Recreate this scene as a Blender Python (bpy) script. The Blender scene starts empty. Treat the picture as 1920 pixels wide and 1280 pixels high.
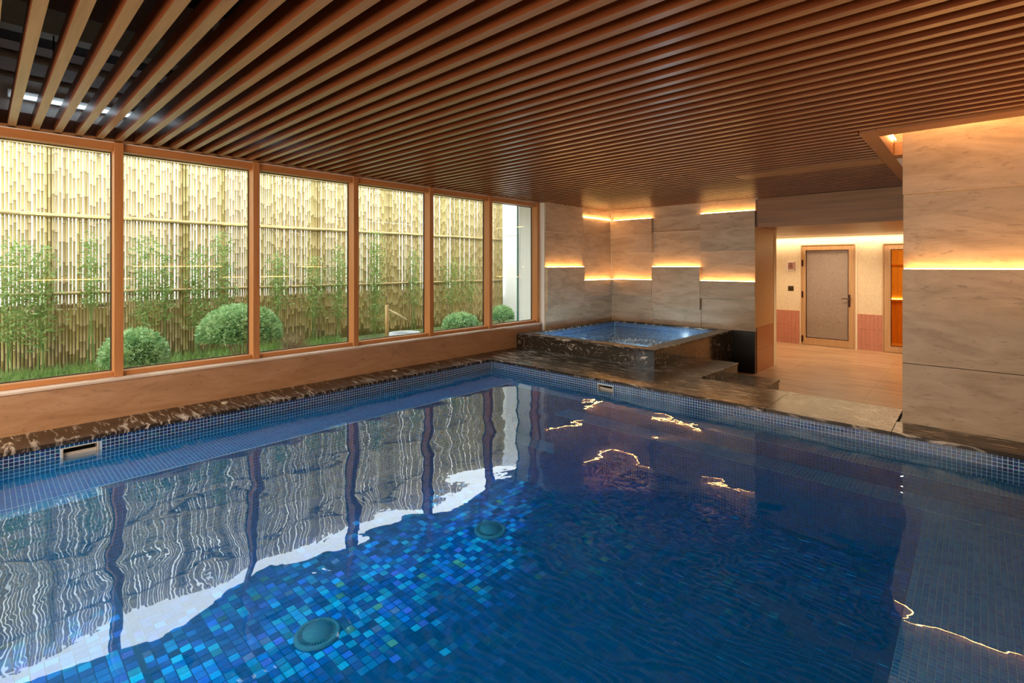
import bpy, bmesh, math, random
import numpy as np
from mathutils import Vector, Matrix, Euler
random.seed(7); RNG = np.random.default_rng(7)
SC = bpy.context.scene
COL = SC.collection
PI = math.pi
# ------------------------------------------------------------------ camera, sky, light, exposure
cd = bpy.data.cameras.new('camera'); cam = bpy.data.objects.new('camera', cd); COL.objects.link(cam)
cam.location = (0, 0, 1.3); cam.rotation_euler = (PI/2, 0, math.radians(43.1))
cd.lens = 935/1920*36; cd.sensor_width = 36; cd.shift_y = -142/1920; cd.clip_start = 0.02
SC.camera = cam
SC.view_settings.view_transform = 'Standard'; SC.view_settings.look = 'None'
SC.view_settings.gamma = 1; SC.view_settings.use_curve_mapping = False
SC.view_settings.exposure = 0.2
SC.cycles.use_denoising = True
SC.cycles.max_bounces = 9; SC.cycles.diffuse_bounces = 4; SC.cycles.glossy_bounces = 4
SC.cycles.transparent_max_bounces = 16; SC.cycles.sample_clamp_indirect = 6
W = bpy.data.worlds.new('overcast_sky'); SC.world = W; W.use_nodes = True
W.node_tree.nodes['Background'].inputs[0].default_value = (0.93, 0.97, 1.0, 1)
W.node_tree.nodes['Background'].inputs[1].default_value = 6.0

def area(name, loc, rot, sx, sy, power, color, spread=PI):
    l = bpy.data.lights.new(name, 'AREA'); l.shape = 'RECTANGLE'; l.size = sx; l.size_y = sy
    l.energy = power; l.color = color; l.spread = spread
    o = bpy.data.objects.new(name, l); COL.objects.link(o); o.location = loc; o.rotation_euler = rot
    return o
WARM = (1.0, 0.62, 0.30)
sun = bpy.data.lights.new('hazy_sun', 'SUN'); sun.energy = .5; sun.angle = math.radians(8); sun.color = (1, .95, .86)
so = bpy.data.objects.new('hazy_sun', sun); COL.objects.link(so)
so.rotation_euler = Vector((-0.95, 0.35, -1.75)).to_track_quat('-Z', 'Y').to_euler()
# added fills in the tub and near the camera; room lamps in the slot beside the stone column, in the corridor and the two rooms
for p_ in ((-4.6, 6.6, -.2), (-3.8, 7.8, -.2)):
    l_ = bpy.data.lights.new('tub_underwater_fill', 'POINT'); l_.energy = 22; l_.color = (.75, .93, 1); l_.shadow_soft_size = .06  # added under the water to brighten it, no tub lamp known
    o_ = bpy.data.objects.new('tub_underwater_fill', l_); COL.objects.link(o_); o_.location = p_
area('near_deck_fill', (-2.4, -1.6, 2.3), (0, 0, 0), 4.5, 0.5, 110, (1, .82, .62))  # added warm fill near the ceiling, not a known fixture
area('behind_camera_fill', (-2.3, -2.5, 1.35), (math.radians(102), 0, 0), 5.0, 1.4, 150, (1, .80, .58))  # large fill added behind the camera to lift room and ceiling
area('ceiling_slot_lamp', (0.25, 5.0, 2.515), (math.radians(72), 0, 0), 1.5, 0.05, 9, WARM)
def spot(name, loc, power, color, size=150, rad=.03, aim=(0, 0, 0)):
    l = bpy.data.lights.new(name, 'SPOT'); l.energy = power; l.color = color; l.spot_size = math.radians(size); l.spot_blend = .6; l.shadow_soft_size = rad
    o = bpy.data.objects.new(name, l); COL.objects.link(o); o.location = loc; o.rotation_euler = aim
for i_, p_ in enumerate(((-2.2, 11.6, 1.92), (-.6, 11.4, 1.92), (-.9, 10.2, 1.92), (-3.4, 11.2, 1.92))): spot('corridor_downlight', p_, 75, (1, .76, .50))
area('corridor_wash_lamp', (-2.2, 12.47, 1.95), (math.radians(-8), 0, 0), 3.6, 0.08, 30, (1, .74, .46))

# ------------------------------------------------------------------ helpers
def lerp(a, b, t): return a+(b-a)*t
class MB:
    def __init__(s): s.v = []; s.f = []; s.m = []
    def box(s, x0, x1, y0, y1, z0, z1, m=0):
        n = len(s.v)
        s.v += [(x0,y0,z0),(x1,y0,z0),(x1,y1,z0),(x0,y1,z0),(x0,y0,z1),(x1,y0,z1),(x1,y1,z1),(x0,y1,z1)]
        for f in ((0,3,2,1),(4,5,6,7),(0,1,5,4),(1,2,6,5),(2,3,7,6),(3,0,4,7)):
            s.f.append(tuple(n+i for i in f)); s.m.append(m)
        return s
    def tube(s, pts, rad, seg=8, m=0, cap=True, mfun=None):
        n0 = len(s.v); k = len(pts)
        for i, p in enumerate(pts):
            p = Vector(p)
            d = (Vector(pts[min(i+1, k-1)])-Vector(pts[max(i-1, 0)])).normalized()
            a = d.orthogonal().normalized() if abs(d.z) < .999 else Vector((1, 0, 0))
            b = d.cross(a)
            r = rad[i] if isinstance(rad, (list, tuple)) else rad
            for j in range(seg):
                t = 2*PI*j/seg; q = p+(a*math.cos(t)+b*math.sin(t))*r; s.v.append(tuple(q))
        for i in range(k-1):
            for j in range(seg):
                a = n0+i*seg+j; b = n0+i*seg+(j+1) % seg
                s.f.append((a, b, b+seg, a+seg)); s.m.append(mfun(i) if mfun else m)
        if cap:
            s.f.append(tuple(n0+j for j in reversed(range(seg)))); s.m.append(m)
            s.f.append(tuple(n0+(k-1)*seg+j for j in range(seg))); s.m.append(m)
        return s
    def lathe(s, cx, cy, prof, seg=32, m=0):
        n0 = len(s.v)
        for r, z in prof:
            for j in range(seg):
                t = 2*PI*j/seg; s.v.append((cx+r*math.cos(t), cy+r*math.sin(t), z))
        for i in range(len(prof)-1):
            for j in range(seg):
                a = n0+i*seg+j; b = n0+i*seg+(j+1) % seg
                s.f.append((a, b, b+seg, a+seg)); s.m.append(m)
        return s
    def build(s, name, mats, parent=None, bevel=0, smooth=False, kind=None, label=None):
        if not isinstance(mats, (list, tuple)): mats = [mats]
        V = np.array(s.v, float); lo = V.min(0); hi = V.max(0); c = (lo+hi)/2; c[2] = lo[2]
        V = V-c
        me = bpy.data.meshes.new(name); me.from_pydata([tuple(x) for x in V], [], s.f)
        for mt in mats: me.materials.append(mt)
        if len(mats) > 1: me.polygons.foreach_set('material_index', s.m)
        if smooth: me.polygons.foreach_set('use_smooth', [True]*len(me.polygons))
        me.update()
        if bevel:
            b = bmesh.new(); b.from_mesh(me)
            bmesh.ops.bevel(b, geom=b.edges[:], offset=bevel, segments=1, affect='EDGES')
            b.to_mesh(me); b.free()
        o = bpy.data.objects.new(name, me); COL.objects.link(o)
        if parent is not None:
            o.parent = parent; o.location = Vector(c)-wloc(parent)
        else: o.location = c
        if kind: o['kind'] = kind
        if label: o['label'] = label
        return o
def wloc(o):
    v = Vector(o.location)
    while o.parent: o = o.parent; v = v+Vector(o.location)
    return v
def empty(name, loc, label=None, cat=None, group=None, kind=None):
    o = bpy.data.objects.new(name, None); COL.objects.link(o); o.location = loc; o.empty_display_size = .1
    tag(o, label, cat, group, kind); return o
def tag(o, label=None, cat=None, group=None, kind=None):
    if label: o['label'] = label
    if cat: o['category'] = cat
    if group: o['group'] = group
    if kind: o['kind'] = kind
    return o
def box(name, x0, x1, y0, y1, z0, z1, mat, parent=None, bevel=0, **k):
    return MB().box(x0, x1, y0, y1, z0, z1).build(name, mat, parent, bevel, **k)

# ------------------------------------------------------------------ materials
class NT:
    def __init__(s, name):
        s.mat = bpy.data.materials.new(name); s.mat.use_nodes = True; s.t = s.mat.node_tree
        s.b = s.t.nodes['Principled BSDF']; s.out = s.t.nodes['Material Output']
    def n(s, typ, **k):
        x = s.t.nodes.new(typ)
        for a, v in k.items(): setattr(x, a, v)
        return x
    def l(s, a, b): s.t.links.new(a, b)
    def pos(s, scale=(1, 1, 1), rot=(0, 0, 0)):
        g = s.n('ShaderNodeNewGeometry'); m = s.n('ShaderNodeMapping')
        m.inputs['Scale'].default_value = scale; m.inputs['Rotation'].default_value = rot
        s.l(g.outputs['Position'], m.inputs['Vector']); return m.outputs[0]
    def noise(s, vec, scale=5, detail=4, rough=.5, dist=0):
        x = s.n('ShaderNodeTexNoise'); x.inputs['Scale'].default_value = scale; x.inputs['Detail'].default_value = detail
        x.inputs['Roughness'].default_value = rough; x.inputs['Distortion'].default_value = dist
        s.l(vec, x.inputs['Vector']); return x.outputs[0]
    def ramp(s, fac, stops, interp='LINEAR'):
        x = s.n('ShaderNodeValToRGB'); x.color_ramp.interpolation = interp
        e = x.color_ramp.elements
        e[0].position = stops[0][0]; e[0].color = (*stops[0][1], 1)
        e[1].position = stops[-1][0]; e[1].color = (*stops[-1][1], 1)
        for p, c in stops[1:-1]:
            q = e.new(p); q.color = (*c, 1)
        s.l(fac, x.inputs[0]); return x.outputs[0]
    def mix(s, fac, a, b, typ='MIX'):
        x = s.n('ShaderNodeMixRGB', blend_type=typ)
        for i, v in ((0, fac), (1, a), (2, b)):
            if isinstance(v, (int, float)): x.inputs[i].default_value = v
            elif isinstance(v, tuple): x.inputs[i].default_value = (*v, 1)
            else: s.l(v, x.inputs[i])
        return x.outputs[0]
    def bump(s, h, strength=.3, dist=.01):
        x = s.n('ShaderNodeBump'); x.inputs['Strength'].default_value = strength; x.inputs['Distance'].default_value = dist
        s.l(h, x.inputs['Height']); s.l(x.outputs[0], s.b.inputs['Normal']); return x.outputs[0]
    def set(s, rough=.5, spec=.5, metal=0, color=None):
        s.b.inputs['Roughness'].default_value = rough; s.b.inputs['Specular IOR Level'].default_value = spec
        s.b.inputs['Metallic'].default_value = metal
        if color is not None:
            if isinstance(color, tuple): s.b.inputs['Base Color'].default_value = (*color, 1)
            else: s.l(color, s.b.inputs['Base Color'])
        return s.mat
def plain(name, color, rough=.5, metal=0, spec=.5):
    t = NT(name); n = t.noise(t.pos(), 30, 2); c = t.mix(.12, color, t.ramp(n, [(0.3, (.0, .0, .0)), (.7, (1, 1, 1))]), 'OVERLAY')
    return t.set(rough, spec, metal, c)
def emis(name, color, strength):
    t = NT(name); t.t.nodes.remove(t.b); e = t.n('ShaderNodeEmission')
    e.inputs[0].default_value = (*color, 1); e.inputs[1].default_value = strength
    t.l(e.outputs[0], t.out.inputs[0]); return t.mat

def mk_stone(name, c0, c1, c2, rough=.42, rnd=17):
    t = NT(name)
    oi = t.n('ShaderNodeObjectInfo'); g = t.n('ShaderNodeNewGeometry')
    add = t.n('ShaderNodeVectorMath', operation='ADD'); sc_ = t.n('ShaderNodeVectorMath', operation='SCALE')
    cmb = t.n('ShaderNodeCombineXYZ')
    for i in range(3): t.l(oi.outputs['Random'], cmb.inputs[i])
    t.l(cmb.outputs[0], sc_.inputs[0]); sc_.inputs['Scale'].default_value = rnd
    t.l(g.outputs['Position'], add.inputs[0]); t.l(sc_.outputs[0], add.inputs[1])
    m = t.n('ShaderNodeMapping'); m.inputs['Scale'].default_value = (1, 1, 4.2); t.l(add.outputs[0], m.inputs['Vector'])
    a = t.noise(m.outputs[0], 1.6, 7, .6, 1.2); b = t.noise(m.outputs[0], 5.0, 8, .65, 2.0)
    c = t.ramp(a, [(.3, c0), (.5, c1), (.68, c2)])
    v = t.ramp(b, [(.34, (.5, .47, .45)), (.42, (1, 1, 1)), (.6, (1, 1, 1)), (.72, (.8, .78, .76))])
    c = t.mix(.55, c, v, 'MULTIPLY')
    t.bump(b, .08, .004)
    return t.set(rough, .4, 0, c)
M = {}
M['stone'] = mk_stone('grey_beige_stone', (.36, .268, .182), (.48, .368, .262), (.57, .455, .34))
M['apron'] = mk_stone('brown_beige_marble', (.38, .21, .115), (.47, .275, .16), (.53, .33, .205), .3, 0)
M['sillstone'] = mk_stone('skylit_sill_stone', (.62, .52, .44), (.72, .62, .54), (.80, .71, .63), .3)  # lightened to carry the skylight falling on the sill
def mk_marble(name, sc, rot, th, rough, spec):
    t = NT(name); v = t.pos(sc, rot)
    a = t.noise(v, 3.2, 8, .62, 1.6); b = t.noise(t.pos(), 1.4, 3, .5)
    st = t.ramp(a, [(th, (0, 0, 0)), (th+.05, (.45,)*3), (th+.10, (1, 1, 1))])
    k = t.ramp(b, [(.35, (.25,)*3), (.65, (1, 1, 1))])
    f = t.mix(1.0, st, k, 'MULTIPLY')
    c = t.mix(f, (.034, .025, .019), (.66, .58, .50))
    return t.set(rough, spec, 0, c)
M['marble'] = mk_marble('black_marble', (.9, 6.5, 3), (0, 0, math.radians(-14)), .515, .22, .28)
M['marble_side'] = mk_marble('black_marble_side', (2.6, 3.4, 4.2), (.3, .5, .4), .565, .12, .5)
def mk_wood(name, dark, mid, axis='x', rough=.33, sc=1.0, spec=.5):
    t = NT(name); s = {'x': (1, 22, 22), 'y': (22, 1, 22), 'z': (22, 22, 1)}[axis]
    v = t.pos(tuple(q*sc for q in s)); a = t.noise(v, 1.5, 5, .6, .6)
    c = t.ramp(a, [(.3, dark), (.62, mid)])
    t.bump(a, .05, .002)
    return t.set(rough, spec, 0, c)
M['slatlit'] = mk_wood('slat_lit_underside_wood', (.25, .13, .058), (.355, .20, .095), 'x', .3, 1.0, .7)  # same wood lightened, stands for light bounced up from pool and windows
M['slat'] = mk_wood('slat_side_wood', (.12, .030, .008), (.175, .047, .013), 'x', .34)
M['trimwood'] = mk_wood('ceiling_trim_wood', (.24, .10, .035), (.34, .155, .06), 'x', .42)
M['bulkhead'] = mk_wood('bulkhead_wood', (.17, .07, .022), (.30, .135, .048), 'x', .4, .5)
M['boards'] = mk_wood('perimeter_boards', (.16, .065, .04), (.23, .10, .065), 'y', .5)
M['frame'] = mk_wood('window_frame_wood', (.46, .19, .065), (.54, .24, .09), 'z', .36)
M['framey'] = mk_wood('window_rail_wood', (.46, .19, .065), (.54, .24, .09), 'y', .36)
M['doorwood'] = mk_wood('door_wood', (.42, .24, .11), (.52, .32, .16), 'z', .4)
M['dark'] = plain('dark_void_paint', (.022, .016, .015), .8)
M['plaster'] = plain('cream_plaster', (.72, .60, .42), .8)
M['white'] = plain('white_plaster', (.82, .82, .80), .8)
M['tan'] = plain('tan_wall_paint', (.50, .28, .11), .45)
M['wains'] = plain('brown_wainscot', (.34, .12, .035), .3)
M['metal'] = plain('dull_duct_metal', (.30, .26, .22), .5, .4)
M['bronze'] = plain('dark_bronze', (.06, .025, .015), .35, .7)
M['gasket'] = plain('black_gasket', (.02, .025, .02), .5)
M['tile'] = plain('terracotta_tile', (.50, .20, .13), .3)
M['grout'] = plain('cream_grout', (.70, .52, .40), .8)
M['poolgrout'] = plain('pool_grout', (.46, .66, .86), .7)
M['poolgrout_d'] = plain('pool_grout_floor', (.01, .12, .36), .6)
M['beige'] = plain('beige_plastic', (.55, .50, .42), .4)
M['paleplastic'] = plain('pale_drain_plastic', (.78, .80, .78), .4)
M['blackbox'] = plain('black_recess', (.006, .006, .006), .9)
M['led'] = emis('led_warm', (1.0, .49, .15), 60)
M['led_dim'] = emis('led_corridor', (1.0, .70, .40), 10)
M['tube'] = emis('cool_tube', (.75, .9, 1.0), 2.5)
M['chrome'] = plain('pale_metal', (.6, .6, .58), .25, .9)
M['black_slab'] = plain('matt_black_marble', (.006, .005, .005), .35)

def mk_floor():
    t = NT('corridor_floor'); v = t.pos((.7, 3.2, 1)); a = t.noise(v, 1.6, 6, .6, .8)
    return t.set(.3, .5, 0, t.ramp(a, [(.35, (.30, .17, .09)), (.65, (.46, .29, .17))]))
M['floor'] = mk_floor()

def mk_mosaic(name, stops, source, rough=.15, irid=None, spec=.8, amt=.3):
    t = NT(name)
    if source == 'attr':
        a = t.n('ShaderNodeAttribute'); a.attribute_name = 'rnd'; f = a.outputs['Fac']
    else:
        a = t.n('ShaderNodeObjectInfo'); f = a.outputs['Random']
    c = t.ramp(f, stops, 'CONSTANT'); t.set(rough, spec, 0, c)
    if irid:      # iridescent glaze: the reflection, not the body, carries the many hues
        gl = t.n('ShaderNodeBsdfGlossy'); gl.inputs['Roughness'].default_value = .2
        m_ = t.n('ShaderNodeMath', operation='MULTIPLY'); m_.inputs[1].default_value = 7.31; t.l(f, m_.inputs[0])
        m2 = t.n('ShaderNodeMath', operation='FRACT'); t.l(m_.outputs[0], m2.inputs[0])
        t.l(t.ramp(m2.outputs[0], irid, 'CONSTANT'), gl.inputs[0])
        mx = t.n('ShaderNodeMixShader'); mx.inputs[0].default_value = amt
        t.l(t.b.outputs[0], mx.inputs[1]); t.l(gl.outputs[0], mx.inputs[2]); t.l(mx.outputs[0], t.out.inputs[0])
    return t.mat
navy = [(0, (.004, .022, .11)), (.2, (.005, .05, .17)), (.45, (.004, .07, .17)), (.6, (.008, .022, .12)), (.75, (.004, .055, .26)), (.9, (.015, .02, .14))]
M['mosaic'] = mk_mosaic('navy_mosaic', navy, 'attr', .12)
blue = [(0, (.015, .24, .62)), (.2, (.02, .30, .70)), (.45, (.01, .20, .58)), (.65, (.02, .28, .66)), (.85, (.02, .18, .60))]
M['mosaic_blue'] = mk_mosaic('blue_mosaic', blue, 'attr', .2)
flr = [(0, (.002, .15, .60)), (.25, (.002, .18, .66)), (.5, (.002, .13, .56)), (.75, (.002, .16, .68))]
irid = [(0, (.0, .10, .40)), (.30, (.02, .35, .9)), (.55, (.03, .65, 1)), (.72, (.05, .85, .95)), (.84, (.15, .25, 1)),
        (.91, (.6, .25, 1)), (.955, (1, .35, .5)), (.98, (1, .8, .3))]
M['irid'] = mk_mosaic('iridescent_floor_mosaic', flr, 'attr', .35, irid, .25, .58)
M['irid_i'] = mk_mosaic('iridescent_floor_tile', flr, 'obj', .35, irid, .25, .58)
tubb = [(0, (.05, .24, .46)), (.3, (.08, .33, .56)), (.6, (.04, .19, .40)), (.8, (.12, .40, .58))]
M['mosaic_tub'] = mk_mosaic('tub_mosaic', tubb, 'attr', .2)

def schlick(t, f0, normal=None, pw=5):
    g = t.n('ShaderNodeNewGeometry'); d = t.n('ShaderNodeVectorMath', operation='DOT_PRODUCT')
    t.l(g.outputs['Incoming'], d.inputs[0]); t.l(normal if normal is not None else g.outputs['Normal'], d.inputs[1])
    a = t.n('ShaderNodeMath', operation='ABSOLUTE'); t.l(d.outputs['Value'], a.inputs[0])
    b = t.n('ShaderNodeMath', operation='SUBTRACT', use_clamp=True); b.inputs[0].default_value = 1; t.l(a.outputs[0], b.inputs[1])
    c = t.n('ShaderNodeMath', operation='POWER'); t.l(b.outputs[0], c.inputs[0]); c.inputs[1].default_value = pw
    e = t.n('ShaderNodeMath', operation='MULTIPLY_ADD', use_clamp=True); t.l(c.outputs[0], e.inputs[0]); e.inputs[1].default_value = 1-f0; e.inputs[2].default_value = f0
    return e.outputs[0]
def mk_water(name, amp, sc1, ior, tint, sc2=6, amp2=.25, milk=None, vol=None):
    t = NT(name); t.t.nodes.remove(t.b)
    v = t.pos((1, 1, 1)); a = t.noise(v, sc1, 1.2, .4, .3); b = t.noise(v, sc2, 2, .5, .3)
    m = t.n('ShaderNodeMath', operation='MULTIPLY_ADD'); t.l(b, m.inputs[0]); m.inputs[1].default_value = amp2; t.l(a, m.inputs[2])
    bp = t.n('ShaderNodeBump'); bp.inputs['Strength'].default_value = 1; bp.inputs['Distance'].default_value = amp
    t.l(m.outputs[0], bp.inputs['Height'])
    fr = schlick(t, ior, bp.outputs[0])
    gl = t.n('ShaderNodeBsdfGlossy'); gl.inputs['Roughness'].default_value = .01; t.l(bp.outputs[0], gl.inputs['Normal'])
    tr = t.n('ShaderNodeBsdfTransparent'); tr.inputs[0].default_value = (*tint, 1); und = tr.outputs[0]
    if milk:
        df = t.n('ShaderNodeBsdfDiffuse'); df.inputs[0].default_value = (*milk[1], 1); mk = t.n('ShaderNodeMixShader'); mk.inputs[0].default_value = milk[0]
        t.l(tr.outputs[0], mk.inputs[1]); t.l(df.outputs[0], mk.inputs[2]); und = mk.outputs[0]
    mx = t.n('ShaderNodeMixShader'); t.l(fr, mx.inputs[0]); t.l(und, mx.inputs[1]); t.l(gl.outputs[0], mx.inputs[2])
    t.l(mx.outputs[0], t.out.inputs[0])
    if vol:
        va = t.n('ShaderNodeVolumeAbsorption'); va.inputs[0].default_value = (*vol[1], 1); va.inputs[1].default_value = vol[0]; t.l(va.outputs[0], t.out.inputs[1])
    return t.mat
M['water'] = mk_water('pool_water', .0125, 1.9, .085, (.95, .98, 1), 7, .05, (.26, (.000, .27, .85)), (1.1, (.01, .74, .94)))
M['water_tub'] = mk_water('tub_water', .03, 5, .05, (.85, .96, .98), 22, .5, (.42, (.16, .56, .86)))
def mk_glass(name, ior=.035, tint=(.96, .985, .97), rough=0.0):
    t = NT(name); t.t.nodes.remove(t.b)
    fr = schlick(t, ior)
    gl = t.n('ShaderNodeBsdfGlossy'); gl.inputs['Roughness'].default_value = rough
    tr = t.n('ShaderNodeBsdfTransparent'); tr.inputs[0].default_value = (*tint, 1)
    mx = t.n('ShaderNodeMixShader'); t.l(fr, mx.inputs[0]); t.l(tr.outputs[0], mx.inputs[1]); t.l(gl.outputs[0], mx.inputs[2])
    t.l(mx.outputs[0], t.out.inputs[0]); return t.mat
M['glass'] = mk_glass('window_glass')
M['fin'] = mk_glass('green_glass_edge', .04, (.05, .30, .24))
def mk_frost():
    t = NT('rippled_frosted_glass'); v = t.pos((1, 1, 1)); a = t.noise(v, 26, 6, .6, 1)
    t.bump(a, .5, .01)
    c = t.ramp(a, [(.35, (.52, .43, .36)), (.65, (.68, .58, .50))])
    t.b.inputs['Transmission Weight'].default_value = .65; t.b.inputs['IOR'].default_value = 1.3
    return t.set(.28, .5, 0, c)
M['frost'] = mk_frost()
def mk_amber():
    t = NT('amber_glass'); t.t.nodes.remove(t.b); tr = t.n('ShaderNodeBsdfTransparent'); tr.inputs[0].default_value = (1, .84, .52, 1)
    t.l(tr.outputs[0], t.out.inputs[0]); return t.mat
M['amber'] = mk_amber()
M['pole'] = mk_wood('dry_bamboo', (.30, .215, .085), (.45, .34, .155), 'z', .5, .12)
M['pole_node'] = plain('bamboo_node', (.27, .19, .08), .6)
M['pole_old'] = mk_wood('dry_bamboo_olive', (.30, .235, .07), (.43, .34, .12), 'z', .5, .12)
def leafmat(name, c0, c1, tr=.35):
    t = NT(name); n = t.noise(t.pos(), 9, 3); c = t.ramp(n, [(.35, c0), (.65, c1)])
    t.set(.45, .5, 0, c)
    ts = t.n('ShaderNodeBsdfTranslucent'); t.l(c, ts.inputs[0]); mx = t.n('ShaderNodeMixShader'); mx.inputs[0].default_value = tr
    t.l(t.b.outputs[0], mx.inputs[1]); t.l(ts.outputs[0], mx.inputs[2]); t.l(mx.outputs[0], t.out.inputs[0]); return t.mat
M['bleaf'] = leafmat('bamboo_leaf', (.15, .27, .06), (.27, .40, .12))
M['sleaf'] = leafmat('shrub_leaf', (.22, .42, .16), (.50, .68, .36))
M['twig'] = plain('dry_twig', (.42, .30, .19), .8)
M['grass'] = leafmat('grass_blade', (.16, .30, .06), (.34, .46, .14))
M['soil'] = plain('garden_soil', (.14, .16, .07), .9)
M['wallgrey'] = plain('garden_wall_render', (.25, .22, .13), .9)
M['basin'] = plain('grey_stone_basin', (.50, .52, .54), .6)

# ------------------------------------------------------------------ key dimensions
XW, YB, ZC, ZF = -5.39, 8.57, 2.37, -.45
PX0, PX1, PY0, PY1, ZW = -4.97, .27, -.10, 4.90, -.125
XC = -.462                      # left edge of the stone column
XR, YN = .85, -2.7              # right wall and wall behind the camera

# ================================================================== ROOM SHELL
# --- wall_left : apron under the windows, high part above them, stone panels beyond
wl = empty('wall_left', (XW, 2, 0), kind='structure')
for k in range(7):
    y0 = YN+k*1.51; y1 = y0+1.51
    if k == 6: y1 = 6.46
    y1 = min(y1, 6.46)
    if y0 > 6.4: break
    box('stone_panel', XW-.20, XW, y0, y1, -.06, .315, M['apron'], wl)
sill = box('window_sill', XW-.26, XW+.012, YN, 6.46, .315, .335, M['sillstone'], wl, .003)
box('outer_wall', XW-.30, XW-.2, YN, 9, -.5, .315, M['white'], wl)
box('upper_wall', XW-.22, XW-.10, YN, 9, 2.368, 3.1, M['white'], wl)
for k in range(9):
    y0 = YN+k*1.3
    box('perimeter_board', XW-.10, XW-.08, y0, min(y0+1.295, 8.6), 2.385, 2.50, M['boards'], wl)
box('wall_core', -5.60, -5.372, 6.542, 8.76, -.5, 3.1, M['white'], wl)

def led_x(parent, x0, x1, y, z):      # strip lying along X on the ledge of a lower panel
    box('led_strip', x0+.01, x1-.01, y-.009, y, z+.001, z+.007, M['led'], parent)
def led_y(parent, y0, y1, x, z):
    box('led_strip', x, x+.009, y0+.01, y1-.01, z+.002, z+.010, M['led'], parent)
G = .0025
def pan_back(parent, x0, x1, z0, z1, lvl, yb=YB):
    y = yb+{0: 0, 1: .052, 2: .068}[lvl]
    box('stone_panel', x0+G, x1-G, y, yb+.075, z0+G, z1-G, M['stone'], parent, .0015)
def pan_left(parent, y0, y1, z0, z1, lvl):
    x = -5.30-{0: 0, 1: .045, 2: .064}[lvl]
    box('stone_panel', -5.371, x, y0+G, y1-G, z0+G, z1-G, M['stone'], parent, .0015)
# left wall panels past the last window
A0, A1, B1 = 6.545, 7.63, 8.635
for z0, z1, l in ((1.88, 2.42, 1), (1.275, 1.88, 2), (.53, 1.275, 0), (.05, .53, 1)): pan_left(wl, A0, A1, z0, z1, l)
for z0, z1, l in ((2.20, 2.45, 2), (1.54, 2.20, 1), (1.03, 1.54, 2), (.715, 1.03, 0), (.05, .715, 1)): pan_left(wl, A1, B1, z0, z1, l)
led_y(wl, A0, A1, -5.322, 1.275); led_y(wl, A1, B1-.05, -5.322, 1.03); led_y(wl, A1, B1-.05, -5.345, 2.20)
# --- wall_back
wb = empty('wall_back', (-4, YB, 0), kind='structure')
box('wall_core', -5.60, -2.655, YB+.074, YB+.20, -.5, 3.1, M['white'], wb)
X0, X1, X2, X3 = -5.30, -4.455, -3.543, -2.640
for z0, z1, l in ((2.19, 2.45, 2), (1.54, 2.19, 0), (1.035, 1.54, 2), (.725, 1.035, 0), (.05, .725, 1)): pan_back(wb, X0-.06, X1, z0, z1, l)
for z0, z1, l in ((1.91, 2.45, 1), (1.28, 1.91, 2), (.53, 1.28, 0), (.05, .53, 1)): pan_back(wb, X1, X2, z0, z1, l)
for z0, z1, l in ((2.20, 2.45, 2), (1.54, 2.20, 0), (1.04, 1.54, 2), (.733, 1.04, 0), (.20, .733, 1)): pan_back(wb, X2, X3, z0, z1, l)
led_x(wb, X0, X1, YB+.022, 2.19); led_x(wb, X0, X1, YB+.022, 1.035); led_x(wb, X1, X2, YB+.022, 1.28)
led_x(wb, X2, X3, YB+.022, 2.20); led_x(wb, X2, X3, YB+.022, 1.04)
tag(box('baseboard_back', -3.0, X3, YB+.001, YB+.07, ZF, .228, M['black_slab']), kind='structure')
# --- wall_right : the stone column beside the pool and the long wall to the right of the camera
wr = empty('wall_right', (.2, 5.25, 0), kind='structure')
YP = 5.237
def pan_col(x0, x1, z0, z1, lvl):
    y = YP+{0: 0, 1: .012, 2: .06}[lvl]
    box('stone_panel', x0+(0 if x0 == XC else G), x1-G, y, YP+.07, z0+G, z1-G, M['stone'], wr, .0015)
for x0, x1 in ((XC, XR+.05),):
    for z0, z1, l in ((1.889, 2.75, 1), (1.272, 1.889, 1), (.495, 1.272, 0), (0.0, .495, 0)):
        pan_col(x0, x1, z0, z1, l if z0 < 1.27 or z0 > 1.5 else 2)
led_x(wr, XC, XR, YP+.020, 1.272)
box('wall_core', XC+.004, XR+.3, YP+.069, 8.9, ZF, 2.36, M['plaster'], wr)
for k in range(5):                     # right-hand long wall, same staggered panels with LED ledges
    y0 = YN+k*1.586; y1 = y0+1.586
    zs = ((2.0, 2.45, 1), (1.28, 2.0, 2), (.5, 1.28, 0), (0, .5, 1)) if k % 2 else ((2.2, 2.45, 2), (1.54, 2.2, 0), (1.04, 1.54, 2), (.5, 1.04, 0), (0, .5, 1))
    for z0, z1, l in zs:
        x = XR+{0: 0, 1: .03, 2: .068}[l]
        box('stone_panel', x, XR+.08, y0+G, y1-G, z0+G, z1-G, M['stone'], wr)
        if l == 2: box('led_strip', XR+.05, XR+.06, y0+.01, y1-.01, z0+.002, z0+.01, M['led'], wr)
box('long_wall_core', XR+.079, XR+.25, YN-.2, 5.35, -.5, 3.1, M['white'], wr)
# --- wall_near (behind the camera)
wn = empty('wall_near', (-2, YN, 0), kind='structure')
for k in range(4):
    box('stone_panel', XW+k*1.56+G, XW+(k+1)*1.56-G, YN-.06, YN+(.04 if k % 2 else 0), 0, 2.45, M['stone'], wn)
box('wall_core', -5.6, XR+.25, YN-.2, YN-.061, -.5, 3.1, M['white'], wn)

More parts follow.
